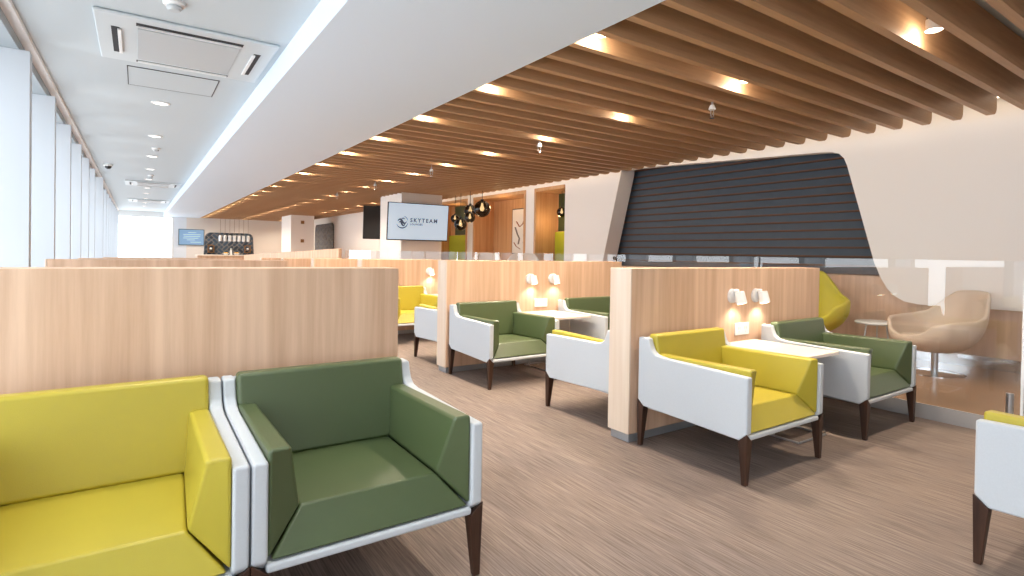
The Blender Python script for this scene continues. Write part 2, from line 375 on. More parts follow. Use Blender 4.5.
# ------------------------------------------------------------------ armchairs
W, D = .85, .82
def make_armchair(cm, label, loc, rz, group):
    t = thing('armchair', label, 'armchair', loc, rz, group)
    w, d = W/2, D/2; th = .049; wi = w-th
    prof = [(-d+.05, .25), (-d, .295), (-d, .618), (.20, .630)] + [(.262, .640), (.293, .664), (.312, .705), (.322, .74)] + [(d, .742), (d, .315), (d-.05, .275)]
    b = MB(); b.prism(prof, -w, -wi, 'x'); b.prism(prof, wi, w, 'x')
    b.box(-wi-.005, wi+.005, d-.05, d-.002, .285, .738)
    b.box(-wi-.005, wi+.005, -d+.004, d-.01, .252, .283)
    b.build('shell', 'shell', t, bevel=.011)
    oi = wi-.001
    for s in (-1, 1):
        A = (s*oi, -d+.012, .652); B = (s*(oi-.072), -d+.016, .650); Cc = (s*(oi-.116), -d+.088, .420); Dd = (s*oi, -d+.010, .292)
        A2 = (s*oi, .292, .640); B2 = (s*(oi-.072), .292, .638); C2 = (s*(oi-.088), .292, .405); D2 = (s*oi, .292, .292)
        MB().hexa([A, B, Cc, Dd, A2, B2, C2, D2]).build('armrest', cm, t, bevel=.014, seg=4)
    e = .003
    fL, fR = -(oi-.116)+e, (oi-.116)-e
    b = MB(); nx, ny = 10, 8
    # seat cushion with a gently crowned top
    top = [[None]*(nx+1) for _ in range(ny+1)]
    for j in range(ny+1):
        v = j/ny; yy = -d+.088+(.27-(-d+.088))*v; hw = (oi-.116-e)*(1-v)+(oi-.088-e)*v; zz = .420*(1-v)+.400*v
        for i in range(nx+1):
            u = i/nx
            top[j][i] = b.bm.verts.new((-hw+2*hw*u, yy, zz+.010*(math.sin(PI*u)*math.sin(PI*v))**.6))
    for j in range(ny):
        for i in range(nx): b.bm.faces.new([top[j][i], top[j][i+1], top[j+1][i+1], top[j+1][i]])
    fb = [b.bm.verts.new((-oi+.008+(2*oi-.016)*i/nx, -d+.010, .290)) for i in range(nx+1)]
    rb = [b.bm.verts.new((-(oi-.088)+2*(oi-.088)*i/nx, .27, .290)) for i in range(nx+1)]
    for i in range(nx):
        b.bm.faces.new([fb[i], fb[i+1], top[0][i+1], top[0][i]])
        b.bm.faces.new([rb[i+1], rb[i], top[ny][i], top[ny][i+1]])
        b.bm.faces.new([fb[i+1], fb[i], rb[i], rb[i+1]])
    b.bm.faces.new([fb[0]]+[top[j][0] for j in range(ny+1)]+[rb[0]])
    b.bm.faces.new([rb[nx]]+[top[j][nx] for j in range(ny, -1, -1)]+[fb[nx]])
    b.build('seat_cushion', cm, t, bevel=.009, seg=3)
    b = MB()
    b.hexa([(-oi, .232, .40), (oi, .232, .40), (oi, d-.052, .40), (-oi, d-.052, .40), (-oi, .292, .765), (oi, .292, .765), (oi, d-.046, .765), (-oi, d-.046, .765)])
    b.build('back_cushion', cm, t, bevel=.018, seg=4)
    for sx in (-1, 1):
        for sy in (-1, 1):
            ox, oy = sx*(w+.0025), sy*(d+.0025); zt = .25 if sy < 0 else .27
            a, c = .056, .028
            P = lambda k, z, dx=0, dy=0: (ox-sx*dx, oy-sy*dy, z)
            fx, fo = .006, .006
            b = MB().hexa([(ox-sx*fx, oy-sy*fo, 0), (ox-sx*(fx+c), oy-sy*fo, 0), (ox-sx*(fx+c), oy-sy*(fo+c), 0), (ox-sx*fx, oy-sy*(fo+c), 0),
                           (ox, oy, zt+.052), (ox-sx*a, oy, zt+.0), (ox-sx*a, oy-sy*a, zt-.0), (ox, oy-sy*a, zt+.0)])
            b.build('leg', 'walnut', t, bevel=.003, seg=2)
    return t
GA = 'lounge armchairs'
gr = make_armchair('green', 'large green armchair with white shell in the foreground beside the yellow one', (.728, 2.285, 0), 0, GA)
ye = make_armchair('yellow', 'yellow armchair at the bottom left corner, cropped by the frame', (-.128, 2.285, 0), 0, GA)
place(ye, (3.265, 2.20, 0), 0, 'yellow armchair with white side in front of the partition with two lit lamps')
place(gr, (4.735, 2.20, 0), 0, 'dark green armchair by the glass barrier, right of the front booth table')
place(gr, (3.170, 4.79, 0), 0, 'green armchair facing forward in front of the second booth partition, left of its table')
place(gr, (4.66, 4.79, 0), 0, 'dark green armchair right of the second booth table, half hidden by the front partition')
place(ye, (3.305, 3.28, 0), PI, 'yellow armchair turned away behind the front partition, white side showing')
place(ye, (3.25, 5.86, 0), PI, 'yellow armchair turned away behind the second partition, white side showing')
place(ye, (3.33, 7.58, 0), 0, 'far yellow armchair facing forward in front of the third partition')
place(ye, (3.405, .405, 0), PI, 'yellow armchair with white side cropped by the right edge of the picture')

# ------------------------------------------------------------------ booth partitions
def partition(x0, x1, y, label, end='left', h=1.208, th=.20):
    t = thing('booth_partition', label, 'partition', (x0, y, 0), 0, 'oak booth partitions')
    L = x1-x0
    MB().box(.012, L, 0, th, .06, h).build('panel', 'oak', t, bevel=.002, seg=1)
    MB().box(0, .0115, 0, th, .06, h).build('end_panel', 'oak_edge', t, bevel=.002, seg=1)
    MB().box(.02, L-.02, .015, th-.015, 0, .0595).build('skirting', 'skirt', t, smooth=False)
    return t
partition(-.64, 1.168, 2.80, 'wide oak partition directly behind the two foreground armchairs')
partition(2.80, 5.352-.014, 2.652, 'oak booth partition behind the yellow and dark green armchairs on the right')
partition(2.72, 5.34, 5.23, 'second oak booth partition on the right, behind the green armchair and table')
partition(2.77, 5.34, 8.06, 'third oak booth partition on the right, behind the far yellow armchair', h=1.165)
partition(2.80, 5.352-.014, 10.9, 'fourth oak booth partition in the right row, only its top edge showing', h=1.125)
partition(2.80, 5.352-.014, 13.6, 'fifth oak booth partition in the right row, only its top edge showing', h=1.085)
partition(2.80, 5.352-.014, 16.35, 'sixth oak booth partition in the right row, only its top edge showing', h=1.05)
partition(-.60, 1.19, 5.58, 'second oak partition of the left row, its top seen just over the foreground one', h=1.19)
partition(-.60, 1.19, 8.38, 'third oak partition of the left row towards the windows', h=1.15)
partition(-.60, 1.19, 11.2, 'fourth oak partition of the left row, far down the room', h=1.10)
partition(-.60, 1.19, 14.0, 'fifth oak partition of the left row, furthest down the room', h=1.07)
t = thing('long_partition', 'long oak screen with sloping top running towards the far wall, left of the black screen', 'partition', (5.20, 17.3, 0))
MB().hexa([(-1.1, 11, .0), (-1.0, 11, .0), (.10, 0, .0), (0, 0, .0), (-1.1, 11, 1.0), (-1.0, 11, 1.0), (.10, 0, 1.352), (0, 0, 1.352)]).build('panel', 'oak', t, bevel=.002, seg=1)

# ------------------------------------------------------------------ booth tables, lamps, sockets
def make_table(label, loc):
    t = thing('booth_table', label, 'table', loc, 0, 'booth tables')
    MB().box(-.27, .27, -.34, .33, .592, .616).build('table_top', 'tabletop', t, bevel=.004, seg=2)
    for sx in (-1, 1):
        for yy in (-.10, .22): MB().cyl((sx*.16, yy, .012), (sx*.16, yy, .592), .009, seg=12).build('leg', 'steel', t)
    b = MB()
    b.tube([(-.18, -.30, .008), (.18, -.30, .008), (.18, .28, .008), (-.18, .28, .008), (-.18, -.30, .008)], .008)
    b.build('base_frame', 'steel', t)
    return t
tb = make_table('pale booth table between the yellow and dark green armchairs on the right', (4.0, 2.31, 0))
place(tb, (3.91, 4.89, 0), 0, 'pale booth table beside the green armchair in the second booth')
place(tb, (4.05, 7.70, 0), 0, 'pale booth table beside the far yellow armchair in the third booth')

def make_lamp(label, loc):
    t = thing('wall_lamp', label, 'wall lamp', loc, 0, 'white partition reading lamps')
    MB().cyl((0, 0, 0), (0, -.022, 0), .060, .055, 28).build('wall_plate', 'lampw', t, bevel=.004, seg=2)
    MB().tube([(0, -.015, .03), (.004, -.035, .045), (0.012, -.055, .04)], .014, 12).build('arm', 'lampw', t)
    b = MB().cyl((.012, -.062, .038), (.018, -.078, -.056), .035, .044, 28)
    sh = b.build('lamp_shade', 'lampw', t, bevel=.004, seg=2)
    MB().cyl((.018, -.0783, -.0568), (.0182, -.0787, -.0588), .033, .033, 24).build('lens', 'lens', sh)
    return t
lm = make_lamp('white reading lamp above the front booth table, left of the pair', (3.955, 2.652, .985))
place(lm, (4.28, 2.652, .980), 0, 'white reading lamp above the front booth table, right of the pair')
place(lm, (3.82, 5.23, 1.0), 0, 'white reading lamp in the second booth, left of the pair')
place(lm, (4.155, 5.23, 1.0), 0, 'white reading lamp in the second booth, right of the pair')
place(lm, (3.88, 8.06, .985), 0, 'white reading lamp in the third booth above the far yellow armchair')
def make_socket(label, loc):
    t = thing('power_socket', label, 'power socket', loc, 0, 'partition power sockets')
    fp = MB().box(-.095, .095, -.010, 0, -.05, .05).build('face_plate', 'plate', t, bevel=.003, seg=2)
    for sx in (-.045, .045):
        b = MB()
        b.box(sx-.014, sx-.009, -.0115, -.0095, -.004, .018).box(sx+.009, sx+.014, -.0115, -.0095, -.004, .018).box(sx-.003, sx+.003, -.0115, -.0095, -.028, -.018)
        b.build('socket_holes', 'greyp', fp, smooth=False)
    return t
sk = make_socket('white double power socket on the front partition below the two lamps', (4.095, 2.651, .712))
place(sk, (3.99, 5.229, .712), 0, 'white double power socket in the second booth below its lamps')

# ------------------------------------------------------------------ glass barrier
yb = [-2.9, -.85, 1.20, 3.285, 5.36, 7.43, 9.5, 11.57, 13.64, 15.71, 17.2]
desc = ['behind the viewer', 'cropped at the right picture edge', 'in front of the beige swivel chair', 'beside the dark green armchair and front partition', 'level with the second booth', 'level with the niches', 'in front of the picture niche', 'below the smoked pendant globes', 'beside the white column', 'at the far end of the barrier']
for k in range(1, len(yb)-1):
    t = thing('glass_panel', 'clear glass barrier pane on the platform edge, ' + desc[k], 'glass barrier', (5.375, yb[k], .117), 0, 'glass barrier panes')
    L = yb[k+1]-yb[k]
    MB().box(-.006, .006, .012, L-.012, .03, 1.185).build('pane', 'glass', t, smooth=False)
    for f in (.12, .88):
        yy = L*f+(.0 if k != 2 else -.18 if f < .5 else 0)
        b = MB().cyl((0, yy, 0), (0, yy, .012), .045, .045, 20); b.cyl((0, yy, .012), (0, yy, .20), .024, .024, 20)
        b.build('spigot', 'steel', t)
    if k == 4:
        MB().box(-.02, .02, .002, .06, 1.11, 1.16).build('clip', 'dark', t, bevel=.003, seg=2)
t = thing('barrier_post', 'slim white edge post of the glass barrier at the right picture edge', 'post', (5.375, 1.20, .117))
MB().box(-.012, .012, -.009, .009, 0, 1.185).build('post', 'white', t, bevel=.002, seg=1)

# ------------------------------------------------------------------ swivel egg chairs on the platform
def make_egg(m, label, loc, rz, scale=1.0, group='swivel egg chairs'):
    t = thing('swivel_chair', label, 'swivel chair', loc, rz, group)
    N, K = 48, 14
    def rim(a):           # a = angle from the back, -pi..pi
        x = abs(a)
        pts = [(0, 1.0), (.5, .99), (.68, .95), (.84, .84), (1.05, .715), (1.5, .67), (2.0, .655), (2.35, .62), (2.7, .49), (PI, .455)]
        for (p0, q0), (p1, q1) in zip(pts, pts[1:]):
            if x <= p1:
                s = (x-p0)/(p1-p0); s = s*s*(3-2*s); return q0+(q1-q0)*s
        return .425
    b = MB(); rows = []
    for j in range(K+1):
        v = j/K; ring = []
        for i in range(N):
            a = -PI+2*PI*i/N
            h = rim(a); z = .30+(h-.30)*(v**1.5)
            base = .36+.05*abs(math.sin(a))+(.03 if abs(a) > 2 else 0)
            r = .09+(base-.09)*math.sin(min(1, v*1.15)*PI/2)**.8
            lean = max(0, z-.45)*.30*max(0, math.cos(a))
            narrow = 1-.12*max(0, min(1, (z-.66)/.3))
            ring.append(b.bm.verts.new((math.sin(a)*r*1.04*narrow, math.cos(a)*r+lean, z)))
        rows.append(ring)
    for j in range(K):
        for i in range(N): b.bm.faces.new([rows[j][i], rows[j][(i+1) % N], rows[j+1][(i+1) % N], rows[j+1][i]])
    b.bm.faces.new(rows[0][::-1])
    o = b.build('shell', m, t, ang=80)
    so = o.modifiers.new('thick', 'SOLIDIFY'); so.thickness = .045; so.offset = 1
    sb = o.modifiers.new('sub', 'SUBSURF'); sb.levels = 1; sb.render_levels = 1
    c = MB(); c.lathe([(0, .385), (.26, .39), (.305, .41), (.31, .435), (.285, .455), (.15, .47), (0, .472)], (0, -.04, 0), 36)
    c.build('seat_cushion', m, t)
    MB().cyl((0, 0, .012), (0, 0, .31), .036, .036, 24).build('pedestal', 'steel', t)
    MB().lathe([(0, 0), (.30, 0), (.30, .008), (.26, .016), (.05, .024), (0, .024)], (0, 0, 0), 40).build('base_plate', 'chrome', t)
    t.scale = (scale,)*3
    return t
eb = make_egg('beige', 'large beige swivel egg chair behind the glass on the right', (6.90, 2.235, .117), math.radians(-118), .88)
ey = make_egg('egg_yellow', 'yellow swivel egg chair peeking out behind the right end of the front partition', (6.76, 3.54, .117), math.radians(-64), 1.04)
place(eb, (6.75, 11.1, .117), math.radians(-40), 'far beige swivel chair, its back showing over the second partition below the globes').scale = (1.2,)*3
place(eb, (6.75, 9.55, .117), math.radians(-40), 'far beige swivel chair, its back showing below the picture in the niche').scale = (1.2,)*3
place(eb, (6.6, 18.4, .117), math.radians(-40), 'far beige swivel chair left of the white screen column').scale = (1.2,)*3
t = thing('round_side_table', 'small round white side table between the yellow and beige swivel chairs', 'table', (7.10, 2.87, .117))
MB().lathe([(0, .43), (.205, .43), (.22, .442), (.22, .452), (.21, .46), (0, .46)], (0, 0, 0), 40).build('table_top', 'plate', t)
for a in (20, 140, 260):
    c, s = math.cos(math.radians(a)), math.sin(math.radians(a))
    MB().cyl((c*.17, s*.17, 0), (c*.11, s*.11, .432), .008, seg=12).build('leg', 'steel', t)

# ------------------------------------------------------------------ niches: lime seat backs, art, pendants
for (y0, y1, lab) in ((9.2, 10.17, 'tall lime green seat back in the nearest wall niche'), (13.50, 15.52, 'tall lime green seat back in the far wall niche behind the globes')):
    t = thing('niche_bench', lab, 'bench', (8.21, (y0+y1)/2, .117), 0, 'lime niche benches')
    h = (y1-y0)/2
    MB().box(-.07, -.005, -h, h, .0, 1.70).build('backrest', 'lime', t, bevel=.02)
    MB().box(-.50, -.075, -h, h, .0, .42).build('seat', 'lime', t, bevel=.02)
for (y0, y1, lab) in ((9.2, 10.1, 'dark green panel above the lime seat back in the nearest niche'), (13.5, 15.2, 'dark green panel above the lime seat back in the far niche')):
    tag(MB().box(8.19, 8.215, y0, y1, 1.83, 2.71).build('wall_panel', 'dgreen', smooth=False), lab, 'wall panel', 'dark niche panels')
t = thing('framed_picture', 'pale abstract picture in a thin dark frame inside the middle niche', 'picture', (8.20, 11.62, 1.28))
MB().box(-.02, .015, -.42, .40, 0, 1.18).build('frame', 'dark', t, smooth=False)
MB().box(-.024, -.021, -.40, .38, .02, 1.16).build('canvas', 'paper', t, smooth=False)
for nm, pts, w_ in (('p1', [(.2, .85), (.05, .70), (-.1, .78), (-.2, .95)], .03), ('p3', [(.25, .70), (.15, .52), (.05, .40), (.1, .25)], .035), ('p2', [(-.15, .50), (-.18, .38), (-.15, .28)], .05), ('p1', [(.3, .3), (.2, .2), (0, .12)], .025)):
    b = MB()
    for (a0, b0), (a1, b1) in zip(pts, pts[1:]):
        b.hexa([(-.026, a0-w_, b0), (-.026, a0+w_, b0), (-.0245, a0+w_, b0), (-.0245, a0-w_, b0), (-.026, a1-w_, b1), (-.026, a1+w_, b1), (-.0245, a1+w_, b1), (-.0245, a1-w_, b1)])
    b.build('brush_stroke', nm, t, smooth=False)

def make_globe(r, label, loc):
    t = thing('globe_pendant', label, 'pendant lamp', loc, 0, 'smoked glass globe pendants')
    MB().sphere((0, 0, 0), r, 32).build('glass_globe', 'smoke', t)
    MB().lathe([(0, r*.72), (r*.16, r*.72), (r*.16, r*1.0), (r*.22, r*1.02), (r*.22, r*1.12), (0, r*1.12)], (0, 0, 0), 16).build('socket', 'black', t)
    MB().lathe([(0, -r*.30), (r*.2, -r*.2), (r*.28, r*.05), (r*.16, r*.35), (r*.1, r*.7), (0, r*.7)], (0, 0, 0), 20).build('bulb', 'bulb', t)
    MB().cyl((0, 0, r*1.1), (0, 0, 3.06-loc[2]), .006, .006, 8).build('cord', 'black', t)
    return t
for r, loc, lab in ((.205, (6.9, 11.45, 2.36), 'largest smoked glass globe pendant, rightmost of the cluster'), (.165, (7.2, 12.55, 2.39), 'smoked glass globe pendant just left of the largest one'),
                    (.135, (6.85, 11.95, 2.17), 'small smoked glass globe pendant low in the middle of the cluster'), (.165, (6.9, 12.52, 2.02), 'lowest smoked glass globe pendant of the cluster'),
                    (.115, (6.95, 12.92, 2.19), 'smallest smoked glass globe pendant, leftmost of the cluster'), (.115, (7.9, 9.63, 2.24), 'single smoked glass globe pendant inside the nearest niche')):
    make_globe(r, lab, loc)
tag(MB().box(6.6, 7.2, 11.2, 13.2, 3.045, 3.068).build('ceiling_rail', 'plate', smooth=False), 'pale ceiling rail from which the smoked glass globes hang', 'ceiling rail')

# ------------------------------------------------------------------ columns and screens
struct(MB().box(5.62, 6.78, 13.35, 14.85, .117, ZU).build('wall_column_1', 'wallw', smooth=False))
struct(MB().box(5.52, 6.50, 25.3, 27.2, .117, ZU).build('wall_column_2', 'wallw', smooth=False))
t = thing('wall_screen', 'large lit screen with a round logo and SKYTEAM lettering on the white column', 'screen', (5.965, 13.08, 1.575), 0)
t.rotation_euler = (math.radians(5), 0, math.radians(-3))
MB().box(-.825, .825, 0, .055, 0, .955).build('bezel', 'black', t, bevel=.004, seg=1)
MB().box(-.808, .808, -.004, -.0005, .028, .938).build('display', 'screen', t, smooth=False)
text_mesh('SKYTEAM', .142, 'lettering', 'ink', t, -.235, -.0055, .475, 1.34, .004)
text_mesh('LOUNGES', .066, 'small_lettering', 'ink', t, -.235, -.0055, .395, 1.22, .002)
def ribbon(pts, w0, w1, m):
    b = MB(); n = len(pts); L = []
    for i, (x, z) in enumerate(pts):
        x0, z0 = pts[max(0, i-1)]; x1, z1 = pts[min(n-1, i+1)]
        d_ = math.hypot(x1-x0, z1-z0) or 1; nx_, nz_ = -(z1-z0)/d_, (x1-x0)/d_
        s_ = i/(n-1); w_ = (w0+(w1-w0)*s_)*(math.sin(PI*(.08+.84*s_)))
        L.append((b.bm.verts.new((x+nx_*w_, -.0055, z+nz_*w_)), b.bm.verts.new((x-nx_*w_, -.0055, z-nz_*w_))))
    for p, q in zip(L, L[1:]): b.bm.faces.new([p[0], p[1], q[1], q[0]])
    return b.build('logo', m, t, smooth=False)
lc = (-.445, .465)
ribbon(arc(lc[0], lc[1], .150, 200, 352, 20), .014, .016, 'ink')
ribbon(arc(lc[0], lc[1], .155, 10, 75, 14), .008, .014, 'inkl')
ribbon([(lc[0]-.12+.24*i/12, lc[1]+.02+.05*math.sin(i/12*2*PI)) for i in range(13)], .03, .022, 'ink')
ribbon([(lc[0]-.09+.18*i/12, lc[1]-.04+.05*math.sin(i/12*2*PI+.4)) for i in range(13)], .026, .02, 'ink')
ribbon([(lc[0]-.03+.10*i/10, lc[1]+.075+.02*math.sin(i/10*PI)) for i in range(11)], .018, .022, 'inkl')
MB().box(-.2, .2, .055, .235, .35, .62).build('bracket', 'dark', t, smooth=False)
t = thing('wall_screen', 'switched-off black screen left of the white column', 'screen', (6.72, 17.9, 1.69), 0)
t.rotation_euler = (math.radians(3), 0, math.radians(-6))
MB().box(-.52, .52, 0, .07, 0, 1.28).build('bezel', 'black', t, bevel=.004, seg=1)
MB().box(-.49, .49, -.004, 0, .03, 1.25).build('display', 'dark', t, smooth=False)
MB().cyl((0, .07, .7), (.0, .25, .7), .03, .03, 12).build('bracket', 'dark', t)
MB().cyl((0, .22, .7), (0, .22, 1.36), .025, .025, 12).build('ceiling_pole', 'dark', t)
struct(MB().box(7.56, 7.6, 16.6, 19.3, .117, 1.65).build('wall_right_wood_panel', 'niche', smooth=False))
struct(MB().box(7.4, 7.6, 19.6, 20.0, .117, ZU).build('wall_right_pier', 'wallw', smooth=False))
# dark tiled panel far along the right wall
t = thing('tiled_wall_panel', 'rounded dark herringbone tiled panel on the right wall beyond the screens', 'wall panel', (7.59, 27.6, .6))
t.rotation_euler = (0, 0, -PI/2)
MB().prism([(-1.6, 0), (1.6, 0), (1.6, 1.66)] + arc(1.35, 1.72, .25, 0, 90, 6) + arc(-1.3, 1.72, .25, 90, 180, 6) + [(-1.6, 1.6)], -.04, -.005, 'y').build('tile_face', 'herring', t, smooth=False)
# fittings on the far column
t = thing('column_plate', 'upper small brown plate on the far white column', 'wall plate', (6.0, 25.295, 2.50), 0, 'small plates on the far column'); MB().box(-.07, .07, -.02, 0, -.07, .07).build('plate', 'bronze', t, smooth=False)
place(t, (6.0, 25.295, 1.68), 0, 'lower small brown plate on the far white column')
# far wall bar
t = thing('tiled_wall_panel', 'dark herringbone tiled bar alcove with rounded corners on the far wall', 'wall panel', (3.93, YE+.0049, -.06))
MB().prism([(-1.2, .5), (1.2, .5), (1.13, 1.85)] + arc(.88, 1.90, .25, 0, 90, 6) + arc(-.86, 1.90, .25, 90, 180, 6) + [(-1.12, 1.80)], -.05, -.005, 'y').build('tile_face', 'herring', t, smooth=False)
t = thing('bar_counter', 'long oak bar counter in front of the tiled alcove', 'counter', (3.75, 30.3, 0))
MB().box(-1.4, 1.4, -.35, .35, 0, .93).build('body', 'oak', t, bevel=.003, seg=1); MB().box(-1.45, 1.45, -.4, .4, .93, .97).build('worktop', 'tabletop', t, bevel=.003, seg=1)
names = ['first', 'second', 'third', 'fourth', 'fifth', 'sixth', 'seventh']
pn = None
for k in range(7):
    x = 3.35+.208*k
    lab = 'silver cylinder pendant over the bar, %s from the left' % names[k]
    if pn is None:
        pn = thing('bar_pendant', lab, 'pendant lamp', (x, 30.5, 1.64), 0, 'silver pendants over the bar')
        MB().lathe([(0.07, 0), (.075, .26), (.05, .30), (0, .30)], (0, 0, 0), 16).build('lamp_shade', 'silver', pn)
        MB().cyl((0, 0, .30), (0, 0, .37), .02, .02, 10).build('cap', 'dark', pn)
        MB().cyl((0, 0, .37), (0, 0, 1.42), .006, .006, 6).build('cord', 'bronze', pn)
        MB().cyl((0, 0, .004), (0, 0, .012), .06, .06, 12).build('lens', 'lensc', pn)
    else: place(pn, (x, 30.5, 1.64), 0, lab)
for k, (x, lab) in enumerate(((3.07, 'bronze framed lantern at the left end of the tiled alcove'), (4.77, 'bronze framed lantern at the right end of the tiled alcove'))):
    t = thing('lantern', lab, 'lantern', (x, 31.815, 1.06), 0, 'bronze lanterns')
    b = MB(); s_ = .15
    for q in ((-s_, -s_+.04, 0, .4), (s_-.04, s_, 0, .4)): b.box(q[0], q[1], -.06, .06, q[2], q[3])
    b.box(-s_, s_, -.06, .06, .36, .4).box(-s_, s_, -.06, .06, 0, .04); b.build('frame', 'bronze', t, smooth=False)
    MB().sphere((0, 0, .2), .07, 14).build('globe', 'silver', t)
    MB().box(-.04, .04, -.03, .13, .12, .2).build('bracket', 'bronze', t, smooth=False)
t = thing('bar_bottle', 'white bottle standing on the bar between the fruit bowls', 'bottle', (3.78, 30.15, .97))
MB().lathe([(0, 0), (.05, 0), (.05, .2), (.02, .28), (.02, .34), (0, .34)], (0, 0, 0), 16).build('body', 'white_china', t)
for x, lab in ((3.55, 'bowl of yellow fruit on the bar, left of the white bottle'), (4.02, 'bowl of yellow fruit on the bar, right of the white bottle')):
    t = thing('fruit_bowl', lab, 'bowl', (x, 30.12, .97), 0, 'fruit bowls on the bar')
    MB().lathe([(0, 0), (.06, 0), (.15, .08), (.14, .085), (.05, .012), (0, .012)], (0, 0, 0), 20).build('bowl', 'white_china', t)
    fr = None
    for q in range(5):
        a = q*2*PI/5
        tag(MB().sphere((0, 0, 0), .034, 14).build('fruit', 'fruit', loc=(x+.062*math.cos(a), 30.12+.062*math.sin(a), 1.068)), 'round yellow fruit lying in the ' + ('left' if x < 3.8 else 'right') + ' bar bowl', 'fruit', 'fruit in the %s bowl' % ('left' if x < 3.8 else 'right'))
t = thing('wall_screen', 'blue lit screen with rows of text on the far wall beside the windows', 'screen', (2.22, YE-.055, 1.42))
MB().box(-.56, .56, 0, .055, 0, .80).build('bezel', 'black', t, smooth=False)
MB().box(-.54, .54, -.004, -.0005, .02, .78).build('display', 'screenb', t, smooth=False)
for q, (x0, x1, z) in enumerate(((-.15, .2, .62), (-.36, .4, .52), (-.34, .38, .43), (-.36, .3, .34), (-.2, .15, .25), (-.05, .42, .14))):
    MB().box(x0, x1, -.006, -.0045, z, z+.03).build('text_line', 'screenl', t, smooth=False)

# ------------------------------------------------------------------ ceiling fittings, left strip
def make_cassette(label, loc):
    t = thing('ceiling_air_conditioner', label, 'air conditioner', loc, 0, 'ceiling cassettes')
    MB().box(-.63, .63, -.60, .60, -.028, -.001).build('panel', 'acp', t, bevel=.014, seg=3)
    MB().box(-.36, .36, -.38, .44, -.034, -.0285).build('grille', 'greyp', t, bevel=.002, seg=1)
    b = MB()
    b.box(-.37, .37, -.50, -.435, -.0305, -.0285); b.build('air_outlet', 'dark', t, smooth=False)
    MB().box(-.37, .37, .49, .545, -.0305, -.0285).build('air_outlet', 'dark', t, smooth=False)
    MB().box(-.53, -.475, -.32, .34, -.0305, -.0285).build('air_outlet', 'dark', t, smooth=False)
    MB().box(.475, .53, -.32, .34, -.0305, -.0285).build('air_outlet', 'dark', t, smooth=False)
    for (x0, x1, y0, y1) in ((-.36, .36, -.455, -.44), (-.49, -.465, -.30, .32), (.465, .49, -.30, .32), (-.36, .36, .49, .505)):
        MB().box(x0, x1, y0, y1, -.046, -.031).build('vane', 'plate', t, bevel=.003, seg=1)
    return t
ac = make_cassette('white square air conditioner cassette in the ceiling at the top left', (.345, 5.56, ZC))
place(ac, (.33, 17.9, ZC), 0, 'far white air conditioner cassette down the left ceiling')
place(ac, (.33, 24.5, ZC), 0, 'furthest white air conditioner cassette on the left ceiling near the end window')
t = thing('access_panel', 'flush white access panel outlined in the ceiling behind the near air conditioner', 'hatch', (.29, 6.74, ZC))
MB().box(-.383, .383, -.343, .363, -.005, -.0005).build('door', 'ceil', t, smooth=False)
MB().box(-.39, .39, -.352, -.343, -.006, -.0005).box(-.39, .39, .363, .372, -.006, -.0005).box(-.39, -.383, -.343, .363, -.006, -.0005).box(.383, .39, -.343, .363, -.006, -.0005).build('edge_frame', 'dark', t, smooth=False)
dl = None
dy = [7.81, 10.18, 12.47, 14.55, 16.75, 19.2, 21.2, 23.4, 25.6, 27.8]
for k, y in enumerate(dy):
    lab = 'round white ceiling downlight, ' + ['nearest the access panel', 'second beyond the access panel', 'third beyond the access panel', 'fourth beyond the access panel', 'just before the far air conditioner', 'just beyond the far air conditioner', 'second beyond the far air conditioner', 'just before the furthest air conditioner', 'just beyond the furthest air conditioner', 'last before the end window'][k]
    if dl is None:
        dl = thing('downlight', lab, 'downlight', (.21, y, ZC), 0, 'white ceiling downlights')
        MB().lathe([(.07, -.001), (.10, -.001), (.10, -.008), (.075, -.014), (.07, -.010)], (0, 0, 0), 28).build('trim_ring', 'plate', dl)
        MB().cyl((0, 0, -.001), (0, 0, -.007), .07, .07, 28).build('lens', 'lensc', dl)
    else: place(dl, (.21, y, ZC), 0, lab)
def make_smoke(label, loc):
    t = thing('smoke_detector', label, 'smoke detector', loc, 0, 'smoke detectors')
    MB().lathe([(0, -.001), (.07, -.001), (.07, -.02), (.06, -.03), (0, -.03)], (0, 0, 0), 24).build('base', 'plate', t)
    MB().lathe([(0, -.03), (.045, -.03), (.05, -.045), (.035, -.062), (0, -.066)], (0, 0, 0), 24).build('sensor_cap', 'greyp', t)
    return t
sd = make_smoke('white smoke detector at the top edge of the picture above the air conditioner', (.197, 4.55, ZC))
place(sd, (.245, 11.4, ZC), 0, 'white smoke detector down the left ceiling between downlights')
place(sd, (.243, 15.75, ZC), 0, 'far white smoke detector beyond the dome camera')
t = thing('ceiling_dome_camera', 'small dark dome camera on the ceiling by the window trim', 'security camera', (-.53, 14.3, ZC))
MB().lathe([(0, 0), (.085, 0), (.09, -.03), (.08, -.045), (0, -.045)], (0, 0, 0), 24).build('base', 'plate', t)
MB().lathe([(.06, -.045), (.055, -.075), (.035, -.098), (0, -.106)], (0, 0, 0), 24).build('dome', 'black', t)

